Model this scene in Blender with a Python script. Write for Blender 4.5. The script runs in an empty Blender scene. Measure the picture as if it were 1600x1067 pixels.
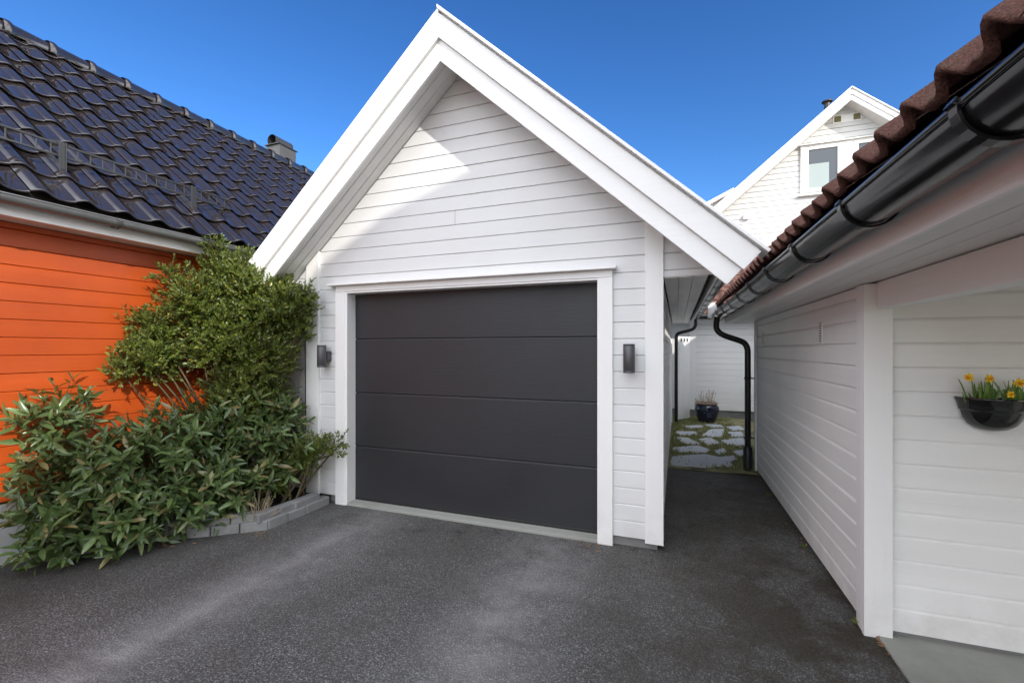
import bpy, bmesh, math, random
from mathutils import Vector, Matrix, noise
R = math.radians
rnd = random.Random(7)
sc = bpy.context.scene
col = sc.collection

# ------------------------------------------------------------------ helpers
class MB:
    def __init__(s): s.v = []; s.f = []; s.s = []
    def add(s, vs, fs, smooth=False):
        o = len(s.v); s.v += [tuple(p) for p in vs]
        s.f += [tuple(i + o for i in f) for f in fs]; s.s += [smooth] * len(fs)
    def box(s, x0, x1, y0, y1, z0, z1):
        s.add([(x0,y0,z0),(x1,y0,z0),(x1,y1,z0),(x0,y1,z0),(x0,y0,z1),(x1,y0,z1),(x1,y1,z1),(x0,y1,z1)],
              [(0,3,2,1),(4,5,6,7),(0,1,5,4),(1,2,6,5),(2,3,7,6),(3,0,4,7)])
    def prism(s, pts, vec):
        """closed polygon pts extruded along vec"""
        n = len(pts); v = Vector(vec)
        a = [Vector(p) for p in pts]
        nor = Vector((0,0,0))
        for i in range(n): nor += a[i].cross(a[(i+1) % n])
        if nor.dot(v) > 0: a.reverse()
        b = [p + v for p in a]
        s.add(a + b, [tuple(range(n)), tuple(range(2*n-1, n-1, -1))] +
              [(i, i+n, (i+1) % n + n, (i+1) % n) for i in range(n)])
    def tube(s, pts, rad, n=12, cap=True):
        pts = [Vector(p) for p in pts]; m = len(pts)
        if not hasattr(rad, '__len__'): rad = [rad] * m
        vs = []; fs = []; up = None
        for i, p in enumerate(pts):
            d = (pts[min(i+1, m-1)] - pts[max(i-1, 0)]).normalized()
            if up is None: up = d.orthogonal().normalized()
            up = (up - d * up.dot(d)).normalized(); w = d.cross(up)
            for k in range(n):
                a = 2*math.pi*k/n
                vs.append(p + (up*math.cos(a) + w*math.sin(a)) * rad[i])
        for i in range(m-1):
            for k in range(n):
                fs.append((i*n+k, i*n+(k+1) % n, (i+1)*n+(k+1) % n, (i+1)*n+k))
        s.add(vs, fs, True)
        if cap:
            s.add(vs[:n], [tuple(range(n-1, -1, -1))]); s.add(vs[-n:], [tuple(range(n))])
    def lathe(s, prof, c, n=32, a0=0, a1=2*math.pi, sx=1, sy=1):
        c = Vector(c); m = len(prof); full = abs(a1 - a0 - 2*math.pi) < 1e-6
        k1 = n if full else n + 1; vs = []; fs = []
        for r, z in prof:
            for k in range(k1):
                a = a0 + (a1-a0)*k/n
                vs.append(c + Vector((r*math.cos(a)*sx, r*math.sin(a)*sy, z)))
        for i in range(m-1):
            for k in range(n):
                j = (k+1) % k1
                fs.append((i*k1+k, i*k1+j, (i+1)*k1+j, (i+1)*k1+k))
        s.add(vs, fs, True)
    def build(s, name, mat, parent=None, bevel=0, fix=True, sharp=None):
        me = bpy.data.meshes.new(name)
        me.from_pydata(s.v, [], s.f)
        me.polygons.foreach_set('use_smooth', s.s)
        if fix:
            bm = bmesh.new(); bm.from_mesh(me)
            bmesh.ops.recalc_face_normals(bm, faces=bm.faces); bm.to_mesh(me); bm.free()
        me.update()
        o = bpy.data.objects.new(name, me); col.objects.link(o)
        if mat: me.materials.append(mat)
        if parent: o.parent = parent
        if bevel:
            b = o.modifiers.new('bevel', 'BEVEL'); b.width = bevel; b.segments = 2; b.limit_method = 'ANGLE'; b.angle_limit = R(40)
        return o

def tag(o, label=None, cat=None, group=None, kind=None):
    if label: o['label'] = label
    if cat: o['category'] = cat
    if group: o['group'] = group
    if kind: o['kind'] = kind
    return o
def empty(name, loc=(0,0,0), rz=0, label=None, cat=None, group=None):
    o = bpy.data.objects.new(name, None); col.objects.link(o)
    o.location = loc; o.rotation_euler.z = rz; o.empty_display_size = .1
    return tag(o, label, cat, group)
def copy_tree(o, parent=None):
    c = o.copy(); col.objects.link(c); c.parent = parent
    for ch in list(o.children): copy_tree(ch, c)
    return c

# ------------------------------------------------------------------ materials
class NT:
    def __init__(s, name):
        s.m = bpy.data.materials.new(name); s.m.use_nodes = True
        s.t = s.m.node_tree; s.n = s.t.nodes; s.l = s.t.links
        s.b = s.n['Principled BSDF']; s.co = None
    def new(s, t, **kw):
        n = s.n.new(t)
        for k, v in kw.items(): setattr(n, k, v)
        return n
    def link(s, a, b): s.l.new(a, b)
    def coord(s, scale=(1,1,1), kind='Object'):
        if not s.co: s.co = s.new('ShaderNodeTexCoord')
        mp = s.new('ShaderNodeMapping'); mp.inputs['Scale'].default_value = scale
        s.link(s.co.outputs[kind], mp.inputs['Vector']); return mp.outputs[0]
    def noise(s, scale, vec=None, detail=4, rough=.55):
        n = s.new('ShaderNodeTexNoise'); n.inputs['Scale'].default_value = scale
        n.inputs['Detail'].default_value = detail; n.inputs['Roughness'].default_value = rough
        s.link(vec if vec else s.coord(), n.inputs['Vector']); return n.outputs['Fac']
    def voro(s, scale, vec=None, feature='F1', out='Distance', rand=1):
        n = s.new('ShaderNodeTexVoronoi', feature=feature); n.inputs['Scale'].default_value = scale
        n.inputs['Randomness'].default_value = rand
        s.link(vec if vec else s.coord(), n.inputs['Vector']); return n.outputs[out]
    def ramp(s, fac, stops, interp='LINEAR'):
        r = s.new('ShaderNodeValToRGB'); e = r.color_ramp.elements; r.color_ramp.interpolation = interp
        while len(e) < len(stops): e.new(.5)
        for i, (p, c) in enumerate(stops):
            e[i].position = p; e[i].color = (c, c, c, 1) if not hasattr(c, '__len__') else (*c, 1)
        s.link(fac, r.inputs[0]); return r.outputs[0]
    def mix(s, fac, a, b, blend='MIX'):
        n = s.new('ShaderNodeMix', data_type='RGBA', blend_type=blend)
        for i, x in ((0, fac), (6, a), (7, b)):
            if hasattr(x, 'is_linked'): s.link(x, n.inputs[i])
            elif i == 0: n.inputs[0].default_value = x
            else: n.inputs[i].default_value = (*x, 1) if hasattr(x, '__len__') else (x, x, x, 1)
        return n.outputs[2]
    def math(s, op, a, b=None, c=None, clamp=False):
        n = s.new('ShaderNodeMath', operation=op, use_clamp=clamp)
        for i, x in enumerate((a, b, c)):
            if x is None: continue
            if hasattr(x, 'is_linked'): s.link(x, n.inputs[i])
            else: n.inputs[i].default_value = x
        return n.outputs[0]
    def bump(s, h, strength, dist, prev=None):
        n = s.new('ShaderNodeBump'); n.inputs['Strength'].default_value = strength; n.inputs['Distance'].default_value = dist
        s.link(h, n.inputs['Height'])
        if prev: s.link(prev, n.inputs['Normal'])
        return n.outputs[0]
    def out(s, color=None, rough=None, normal=None, spec=None, metal=None, coat=None):
        for k, x in (('Base Color', color), ('Roughness', rough), ('Normal', normal), ('Specular IOR Level', spec), ('Metallic', metal), ('Coat Weight', coat)):
            if x is None: continue
            if hasattr(x, 'is_linked'): s.link(x, s.b.inputs[k])
            else: s.b.inputs[k].default_value = (*x, 1) if hasattr(x, '__len__') else x
        return s.m

def painted_wood(name, base, axis, rough=.42, dirt=(.45,.43,.38), dirt_amt=.12, spots=True, var=.05):
    t = NT(name)
    sc_ = [38, 38, 38]; sc_[axis] = 1.3
    g = t.noise(1.0, t.coord(tuple(sc_)), 6, .65)
    fine = t.noise(150, None, 3, .6)
    big = t.noise(1.4, t.coord(), 5, .6)
    sc2 = [7.7, 7.7, 7.7]; sc2[axis] = .35
    brd = t.noise(1.0, t.coord(tuple(sc2)), 1, .4)
    c = t.mix(t.ramp(brd, [(.3, 0.), (.7, 1.)]), base, tuple(q*(1-var) for q in base))
    c = t.mix(t.math('MULTIPLY', t.ramp(big, [(.45, 0.), (.8, 1.)]), dirt_amt), c, dirt)
    c = t.mix(t.math('MULTIPLY', t.ramp(g, [(.55, 0.), (.75, 1.)]), .06), c, dirt)
    if spots:
        d = t.voro(9, None); m = t.ramp(d, [(.018, 1.), (.032, 0.)])
        k = t.ramp(t.noise(2.1, None, 1), [(.5, 0.), (.56, 1.)])
        c = t.mix(t.math('MULTIPLY', t.math('MULTIPLY', m, k), .6), c, (.16,.13,.1))
    sz = t.new('ShaderNodeSeparateXYZ'); t.link(t.coord(), sz.inputs[0])
    low = t.math('MULTIPLY', t.math('MULTIPLY_ADD', sz.outputs[2], -3.6, 1.15, clamp=True), t.ramp(t.noise(5.5, None, 6, .7), [(.38, 0.), (.72, 1.)]))
    c = t.mix(t.math('MULTIPLY', low, .30), c, (.30,.27,.22))
    b = t.bump(g, .35, .004); b = t.bump(fine, .12, .002, b)
    rr = t.ramp(t.noise(3, None, 3), [(.3, rough-.07), (.7, rough+.1)])
    return t.out(c, rr, b)
W = (.835, .83, .815)
M = {}
for i, ax in enumerate('xyz'):
    M['white_'+ax] = painted_wood('white_paint_'+ax, W, i)
    M['trim_'+ax] = painted_wood('white_trim_'+ax, (.84,.835,.825), i, .38, dirt_amt=.08, spots=False, var=.03)
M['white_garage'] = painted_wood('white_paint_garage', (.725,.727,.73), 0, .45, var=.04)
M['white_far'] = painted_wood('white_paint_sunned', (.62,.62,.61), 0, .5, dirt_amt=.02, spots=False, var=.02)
M['red'] = painted_wood('red_paint', (.50,.078,.010), 1, .42, (.27,.035,.01), .45, False, .17)
M['soffit_y'] = painted_wood('soffit_paint', (.77,.76,.735), 1, .4, (.3,.3,.28), .15, False, .06)

def charcoal_door():
    t = NT('charcoal_door_steel')
    g = t.noise(1, t.coord((5, 5, 170)), 5, .6)
    w = t.noise(.9, None, 4)
    c = t.mix(w, (.016,.017,.020), (.025,.0255,.029))
    d = t.ramp(t.noise(60, None, 2), [(.70, 0.), (.76, 1.)])
    c = t.mix(t.math('MULTIPLY', d, .10), c, (.2,.18,.15))
    b = t.bump(g, .42, .003)
    return t.out(c, t.ramp(t.noise(2.5), [(.3,.42), (.7,.56)]), b)
M['door'] = charcoal_door()
def simple(name, c, rough, metal=0, bumps=None, coat=0, var=.25, vs=6, dust=0):
    t = NT(name)
    n = t.noise(vs, None, 4)
    cc = t.mix(n, tuple(q*(1-var) for q in c), tuple(min(1, q*(1+var)) for q in c))
    if dust:
        d = t.ramp(t.noise(vs*5, None, 5, .7), [(.52, 0.), (.75, 1.)])
        cc = t.mix(t.math('MULTIPLY', d, dust), cc, (.35,.32,.27))
    b = None
    if bumps: b = t.bump(t.noise(bumps[0], None, 5, .6), bumps[1], bumps[2])
    rr = t.ramp(t.noise(vs*2.3, None, 4), [(.3, max(.02, rough*.8)), (.7, min(1, rough*1.25))])
    return t.out(cc, rr, b, metal=metal, coat=coat)
M['black_gutter'] = simple('black_painted_steel', (.007,.007,.0075), .2, 0, (2,.02,.003), .1, .15, 3)
M['black_plastic'] = simple('black_plastic', (.012,.012,.012), .42, dust=.05)
M['grey_gutter'] = simple('grey_zinc', (.19,.195,.20), .42, .35, (50,.06,.001), dust=.06)
M['grey_steel'] = simple('grey_steel', (.035,.037,.04), .4)
M['lamp'] = simple('anthracite_lamp', (.085,.083,.09), .45, .3, (260,.12,.0006))
M['lamp_glass'] = simple('lamp_lens', (.25,.25,.24), .2)
M['glaze_navy'] = simple('navy_glaze', (.006,.009,.028), .09, 0, (20,.06,.004), .3, .5, 7)
M['glaze_black'] = simple('black_glaze', (.006,.006,.006), .07, 0, (12,.03,.004), .3)
M['terracotta'] = simple('worn_terracotta', (.30,.20,.14), .8, bumps=(60,.4,.004))
M['chimney'] = simple('grey_chimney_sheet', (.075,.075,.073), .5, .1, (8,.1,.01))
M['dark_void'] = simple('dark_timber', (.03,.025,.02), .8)
M['stem'] = simple('green_brown_bark', (.09,.07,.035), .8, bumps=(80,.5,.004))
M['dry_stem'] = simple('dry_stems', (.36,.29,.20), .85, bumps=(120,.4,.002))
M['dry_leaf'] = simple('dry_leaves', (.25,.13,.06), .8, vs=40, var=.5)
M['soil'] = simple('dark_soil', (.028,.021,.015), .95, bumps=(45,1.,.03), vs=14, var=.6)

def glazed_tile():
    t = NT('glazed_black_tile')
    n = t.noise(1.6, None, 3)
    c = t.mix(n, (.020,.016,.017), (.030,.024,.024))
    d = t.ramp(t.noise(26, None, 5, .7), [(.58, 0.), (.8, 1.)])
    c = t.mix(t.math('MULTIPLY', d, .06), c, (.3,.3,.3))
    b = t.bump(t.noise(7, None, 1), .05, .006)
    return t.out(c, t.ramp(t.noise(9), [(.3,.035), (.75,.08)]), b, spec=.85, coat=.45)
M['glazed'] = glazed_tile()
def concrete_tile():
    t = NT('red_brown_concrete_tile')
    c = t.mix(t.noise(3, None, 4), (.165,.072,.054), (.25,.125,.096))
    c = t.mix(t.ramp(t.noise(190, None, 4, .7), [(.4, 0.), (.62, 1.)]), c, (.085,.045,.036))
    li = t.ramp(t.noise(24, None, 6, .7), [(.56, 0.), (.7, 1.)])
    c = t.mix(t.math('MULTIPLY', li, .4), c, (.20,.18,.12))
    b = t.bump(t.noise(130, None, 4, .7), 1., .012); b = t.bump(t.noise(30, None, 4), .5, .02, b)
    return t.out(c, .92, b, spec=.25)
M['concrete_tile'] = concrete_tile()

def asphalt():
    t = NT('worn_asphalt')
    o = t.coord()
    sep = t.new('ShaderNodeSeparateXYZ'); t.link(o, sep.inputs[0])
    wob = t.noise(1.1, o, 4)
    x = t.math('ADD', sep.outputs[0], t.math('MULTIPLY_ADD', wob, .5, -.25))
    # aggregate
    cellc = t.voro(104, o, 'F1', 'Color'); celld = t.voro(104, o)
    s2 = t.new('ShaderNodeSeparateColor'); t.link(cellc, s2.inputs[0])
    stone = t.ramp(s2.outputs[0], [(.0,.068), (.5,.165), (.80,.235), (.94,.32), (1.,.44)])
    edge = t.ramp(celld, [(.25, 1.), (.62, 0.)])
    stone = t.mix(edge, (.040,.037,.034), stone)
    fine = t.voro(260, o, 'F1', 'Color'); s3 = t.new('ShaderNodeSeparateColor'); t.link(fine, s3.inputs[0])
    stone = t.mix(.28, stone, t.ramp(s3.outputs[0], [(0.,.06), (.8,.17), (1.,.38)]))
    # broad wear
    big = t.noise(.8, o, 6, .62)
    c = t.mix(t.ramp(big, [(.3, 0.), (.72, 1.)]), stone, t.mix(1., stone, (.62,.60,.58), 'MULTIPLY'))
    mid = t.ramp(t.noise(3.2, o, 6, .65), [(.42, 0.), (.68, 1.)])
    c = t.mix(t.math('MULTIPLY', mid, .42), c, (.075,.068,.06))
    # dusty wheel tracks
    def track(x0, w):
        d = t.math('ABSOLUTE', t.math('SUBTRACT', x, x0))
        m = t.math('SUBTRACT', 1., t.math('DIVIDE', d, w), clamp=True)
        return t.math('SMOOTHSTEP' if False else 'POWER', m, 1.3)
    yfade = t.math('SUBTRACT', 4.1, sep.outputs[1], clamp=True)
    tr = t.math('ADD', track(-2.62, .52), track(-.93, .50), clamp=True)
    nz = t.ramp(t.noise(3.1, o, 7, .7), [(.32, .15), (.68, 1.)])
    tr = t.math('MULTIPLY', t.math('MULTIPLY', tr, nz), yfade)
    c = t.mix(t.math('MULTIPLY', tr, .72), c, t.mix(.38, (.40,.39,.39), stone))
    # moss and damp stain near the passage, strongest against the right-hand wall
    px = t.ramp(sep.outputs[0], [(0., 0.), (1., 1.)])
    mx = t.math('MULTIPLY', t.math('MULTIPLY_ADD', sep.outputs[0], .75, .42, clamp=True), t.math('MULTIPLY_ADD', sep.outputs[1], -.22, 1.7, clamp=True))
    ms = t.ramp(t.noise(1.9, o, 7, .68), [(.40, 0.), (.53, 1.)])
    m = t.math('MULTIPLY', t.math('MULTIPLY', ms, mx), .95)
    c = t.mix(m, c, t.mix(t.noise(60, o, 3), (.016,.013,.009), (.052,.043,.024)))
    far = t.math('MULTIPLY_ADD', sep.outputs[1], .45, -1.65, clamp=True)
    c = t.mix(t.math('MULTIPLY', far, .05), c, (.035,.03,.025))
    dk = t.ramp(t.noise(1.5, t.coord((1, 1.7, 1)), 6, .7), [(.55, 0.), (.66, 1.)])
    c = t.mix(t.math('MULTIPLY', dk, .45), c, (.045,.040,.034))
    # damp dirt line beside the planting bed and door threshold
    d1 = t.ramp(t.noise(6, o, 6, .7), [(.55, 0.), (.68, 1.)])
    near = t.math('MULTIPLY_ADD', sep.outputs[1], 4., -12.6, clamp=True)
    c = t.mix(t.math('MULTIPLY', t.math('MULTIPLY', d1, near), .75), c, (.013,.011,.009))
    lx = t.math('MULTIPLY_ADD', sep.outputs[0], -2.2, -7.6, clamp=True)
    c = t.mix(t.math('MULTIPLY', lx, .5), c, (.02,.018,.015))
    b = t.bump(celld, .8, -.006); b = t.bump(t.noise(300, o, 2), .3, .002, b)
    b = t.bump(t.noise(2.4, o, 3), .25, .02, b)
    r = t.ramp(s2.outputs[1], [(0., .62), (1., .9)])
    return t.out(c, r, b, spec=.4)
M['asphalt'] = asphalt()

def concrete(name, a, b_, scale=5, stain=(.08,.075,.065)):
    t = NT(name)
    c = t.mix(t.noise(scale, None, 6, .65), a, b_)
    st = t.ramp(t.noise(scale*.55, None, 6, .7), [(.5, 0.), (.72, 1.)])
    c = t.mix(t.math('MULTIPLY', st, .45), c, stain)
    c = t.mix(t.math('MULTIPLY', t.ramp(t.voro(60), [(.05, 1.), (.16, 0.)]), .35), c, (.06,.06,.055))
    b = t.bump(t.noise(90, None, 5, .7), .45, .005); b = t.bump(t.noise(9, None, 3), .3, .01, b)
    return t.out(c, .9, b, spec=.3)
M['concrete'] = concrete('grey_concrete', (.16,.16,.155), (.25,.25,.245))
M['foundation'] = concrete('pale_concrete', (.42,.43,.44), (.55,.55,.55), 3, (.28,.28,.26))
M['slab'] = concrete('slab_concrete', (.25,.26,.235), (.36,.36,.33), 2.2, (.15,.15,.125))
M['block'] = concrete('concrete_block', (.17,.17,.17), (.29,.29,.285), 7, (.06,.055,.045))
M['slate'] = concrete('slate', (.44,.46,.48), (.58,.60,.62), 4, (.36,.36,.31))

def leaf(name, a, b_, yellow, rough=.3, trans=.22):
    t = NT(name)
    g = t.new('ShaderNodeNewGeometry')
    r = g.outputs['Random Per Island']
    c = t.ramp(r, [(0., a), (.55, b_), (.88, tuple(q*1.25 for q in b_)), (.94, yellow), (1., yellow)])
    c = t.mix(t.math('MULTIPLY', t.noise(40), .35), c, tuple(q*.6 for q in a))
    bk = t.mix(g.outputs['Backfacing'], c, t.mix(.5, c, (.16,.20,.09)))
    t.out(bk, rough, None, spec=.5)
    tr = t.new('ShaderNodeBsdfTranslucent'); t.link(t.mix(.4, c, (.30,.34,.03)), tr.inputs[0])
    mx = t.new('ShaderNodeMixShader'); mx.inputs[0].default_value = trans
    t.link(t.b.outputs[0], mx.inputs[1]); t.link(tr.outputs[0], mx.inputs[2])
    t.link(mx.outputs[0], t.n['Material Output'].inputs[0]); return t.m
M['laurel'] = leaf('laurel_leaf', (.052,.090,.032), (.120,.180,.058), (.28,.23,.10), .25)
M['holly'] = leaf('small_glossy_leaf', (.060,.098,.020), (.150,.190,.034), (.30,.28,.05), .33, .3)
M['blade'] = leaf('grass_blade', (.17,.22,.07), (.34,.33,.15), (.52,.46,.27), .6)
M['daff_leaf'] = leaf('daffodil_leaf', (.075,.16,.03), (.14,.26,.05), (.2,.3,.06), .4)
M['petal'] = simple('yellow_petal', (.86,.62,.03), .5, var=.12)
M['trumpet'] = simple('orange_yellow_trumpet', (.86,.44,.015), .5, var=.12)
def lawn_mat():
    t = NT('sparse_lawn')
    c = t.mix(t.noise(5, None, 6, .7), (.20,.215,.08), (.42,.37,.22))
    c = t.mix(t.ramp(t.noise(2.2, None, 4), [(.5, 0.), (.65, 1.)]), c, (.14,.12,.07))
    return t.out(c, .95, t.bump(t.noise(70, None, 5, .7), 1., .03))
M['lawn'] = lawn_mat()
def glass_mat():
    t = NT('window_glass')
    t.out((.02,.03,.04), .03, t.bump(t.noise(1.5), .05, .02), spec=.9)
    return t.m
M['glass'] = glass_mat()
def blind_mat():
    t = NT('pleated_blind')
    w = t.new('ShaderNodeTexWave'); w.bands_direction = 'Z'; w.inputs['Scale'].default_value = 14
    t.link(t.coord(), w.inputs[0])
    c = t.mix(w.outputs[1], (.22,.27,.26), (.30,.36,.345))
    t.out(c, .35, None, spec=.7, coat=.6); return t.m
M['blind'] = blind_mat()
M['olive'] = simple('olive_vent_mesh', (.16,.15,.07), .7)

# ------------------------------------------------------------------ cladding
def clad(mb, place, zref, e, z0, z1, lo, hi, ch=.013, dp=.010, back=0.):
    """horizontal boards; place(u, depth, z)->point ; lo(z), hi(z) clip; depth>0 goes into the wall"""
    k = math.floor((z0 - zref) / e + 1e-6)
    while zref + k*e < z1 - 1e-4:
        a = zref + k*e; b = a + e
        jit = rnd.uniform(-.0012, .0012)
        prof = [(a, dp+.004), (a, jit), (a+.002, jit-.0004), (b-ch, jit), (b-.0015, dp), (b, dp+.004)]
        pts = []
        for z, d in prof:
            z = min(max(z, z0), z1)
            pts.append((z, d))
        zm = (max(a, z0) + min(b, z1))/2; wl, wh = lo(zm), hi(zm); cuts = [None]
        if wh - wl > 1.2 and rnd.random() < .25:
            cuts = [rnd.uniform(wl + .35, wh - .35)]
        spans = [(None, None)] if cuts[0] is None else [(None, cuts[0] - .0012), (cuts[0] + .0012, None)]
        for ca, cb in spans:
          vs = []; ok = 0; dj = rnd.uniform(-.0006, .0006) if cuts[0] is not None else 0
          for z, d in pts:
            l, h = lo(z), hi(z)
            if ca is not None: l = max(l, ca)
            if cb is not None: h = min(h, cb)
            if h < l: h = l = (h + l) / 2
            else: ok = 1
            vs += [place(l, d + dj, z), place(h, d + dj, z)]
          if ok:
            fs = []
            for i in range(len(pts)-1):
                if pts[i+1][0] == pts[i][0] and pts[i][0] in (z0, z1) and not (abs(pts[i][0]-a) < 1e-6): continue
                fs.append((2*i, 2*i+1, 2*i+3, 2*i+2))
            mb.add(vs, fs)
        k += 1
K = lambda c: (lambda z: c)

# ------------------------------------------------------------------ tiled slope
def tiles(mb, place, u0, u1, v1, pitch, course, prof, nu=10, rise=.022, thick=.018, amp_lip=0, jit=.0015, v0=0.):
    """place(u, v, h): u along eave, v up the slope, h off the slope"""
    nc = int(math.ceil((v1 - v0) / course)); nt = int(round((u1-u0) / pitch))
    for c in range(nc):
        va = v0 + c*course; vb = min(va + course + .03, v1 + .02)
        for k in range(nt):
            j = rnd.uniform(-jit, jit); tw = rnd.uniform(-jit, jit)*1.5; dv = rnd.uniform(-.003, .003)
            rows = []
            for (dv_, dh) in ((.012, -thick), (.0, -thick+.003), (-.004, -.006), (.001, -.0005), (.008, .0), (.10, 0), (vb-va, 0)):
                v = va + dv_ + (dv if dv_ < .2 else 0)
                t = dv_ / (vb-va); row = []
                for i in range(nu+1):
                    x = i/nu
                    h = prof(x) + rise*(1-t) + j + tw*x + dh
                    vv = v
                    if amp_lip:
                        p = place(u0+(k+x)*pitch, v, h); n1 = noise.noise(Vector(p)*55) ; n2 = noise.noise(Vector(p)*17)
                        w = 1 if dv_ < .02 else .35
                        h += (n1*.5+n2*.6)*amp_lip*w; vv += (n1*.4-n2*.4)*amp_lip*w
                    row.append(place(u0+(k+x)*pitch, vv, h))
                rows.append(row)
            n = nu+1
            mb.add([p for r in rows for p in r], [(r*n+i, r*n+i+1, (r+1)*n+i+1, (r+1)*n+i) for r in range(len(rows)-1) for i in range(nu)], True)
def pantile(x):
    return .021*math.cos(2*math.pi*(x-.24)) + .004*math.cos(4*math.pi*(x-.24)) + .004*(1-x)
def roman(x):
    return .024*math.cos(2*math.pi*(x-.3)) + .008*math.cos(4*math.pi*(x-.3))

# ------------------------------------------------------------------ gutters
def half_gutter(name, parent, cx, cz, r, y0, y1, mat, br, sign=1, bmat=None, bead=.008, bw=.022, hook=True):
    """half-round gutter along y; sign=-1: outer rim on the -x side, +1: on the +x side"""
    mb = MB(); n = 16; ny = 2
    for rr, fl in ((r, 1), (r-.003, 0)):
        vs = []
        for y in (y0, y1):
            for k in range(n+1):
                a = math.pi + math.pi*k/n
                vs.append((cx + rr*math.cos(a), y, cz + rr*math.sin(a)))
        mb.add(vs, [(k, k+1, n+2+k, n+1+k) for k in range(n)], True)
    for y in (y0, y1):   # end caps
        mb.add([(cx + r*math.cos(math.pi+math.pi*k/n), y, cz + r*math.sin(math.pi+math.pi*k/n)) for k in range(n+1)], [tuple(range(n+1))])
    xo = cx + sign*r
    mb.tube([(xo, y0, cz), (xo, y1, cz)], bead, 10)
    g = mb.build(name, mat, parent)
    bmat = bmat or mat
    for y in br:
        b = MB(); q = r + .004; m = 14
        pts = [(cx - sign*q*math.cos(math.pi*k/m)*1, cz - q*math.sin(math.pi*k/m)) for k in range(m+1)]
        pts = [(cx - sign*q, cz + .012)] + pts
        if hook:
            pts += [(xo + sign*(bead+.0025), cz + .002), (xo + sign*(bead*.6), cz + bead*.9), (xo, cz + bead + .0025), (xo - sign*bead, cz + bead*.6)]
        w = bw/2; th = .007; vs = []; fs = []
        for i, (x, z) in enumerate(pts):
            p0 = pts[max(i-1, 0)]; p1 = pts[min(i+1, len(pts)-1)]
            tx, tz = p1[0]-p0[0], p1[1]-p0[1]; L = math.hypot(tx, tz) or 1; nx, nz = -tz/L*th, tx/L*th
            if (x-cx)*nx + (z-cz)*nz < 0: nx, nz = -nx, -nz
            vs += [(x, y-w, z), (x, y+w, z), (x+nx, y+w, z+nz), (x+nx, y-w, z+nz)]
        for i in range(len(pts)-1):
            for k in range(4): fs.append((4*i+k, 4*i+(k+1) % 4, 4*i+4+(k+1) % 4, 4*i+4+k))
        fs += [(0,1,2,3), tuple(4*(len(pts)-1)+k for k in (3,2,1,0))]
        b.add(vs, fs)
        b.build('bracket', bmat, g, bevel=.0015)
    return g
def smooth_path(pts, n=8):
    P = [Vector(p) for p in pts]; out = []
    P = [P[0]*2-P[1]] + P + [P[-1]*2-P[-2]]
    for i in range(1, len(P)-2):
        for k in range(n):
            t = k/n; a, b, c, d = P[i-1], P[i], P[i+1], P[i+2]
            out.append(.5*((2*b)+(c-a)*t+(2*a-5*b+4*c-d)*t*t+(3*b-a-3*c+d)*t**3))
    out.append(P[-2]); return out

# =================================================================== GROUND
g = MB(); g.add([(-300,-300,-.03),(300,-300,-.03),(300,300,-.03),(-300,300,-.03)], [(0,1,2,3)])
tag(g.build('ground', M['lawn']), kind='structure', label='bare ground around the houses')
a = MB()
a.add([(-4.56,-14,0),(7,-14,0),(7,2.9,0),(1.15,2.9,0),(1.15,6.2,0),(.75,6.33,0),(-.2,6.28,0),(-.2,3.7,0),(-4.56,3.7,0)], [tuple(range(9))])
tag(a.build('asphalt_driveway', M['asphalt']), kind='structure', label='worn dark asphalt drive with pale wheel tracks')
s_ = MB(); s_.box(1.015, 5, -6, 3.0, -.02, .012)
tag(s_.build('concrete_paving', M['slab'], bevel=.004), kind='structure', label='grey concrete slab before the daffodil wall')
lw = MB()
nx, ny = 20, 60; vs = []
for j in range(ny+1):
    for i in range(nx+1):
        x = -.35 + 1.75*i/nx; y = 6.05 + 5.1*j/ny
        h = .004 + .014*max(0, noise.noise(Vector((x*2.2, y*2.2, 3)))) + .012*noise.noise(Vector((x*7, y*7, 9)))*.5
        y2 = y + (.10*noise.noise(Vector((x*3.1, 1, 0))) if j == 0 else 0) + (.17 if j == 0 else 0)
        vs.append((x, y2, (h + .001) if j else .002))
lw.add(vs, [(j*(nx+1)+i, j*(nx+1)+i+1, (j+1)*(nx+1)+i+1, (j+1)*(nx+1)+i) for j in range(ny) for i in range(nx)], True)
tag(lw.build('lawn', M['lawn']), kind='structure', label='mossy earth between the stepping stones')

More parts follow.
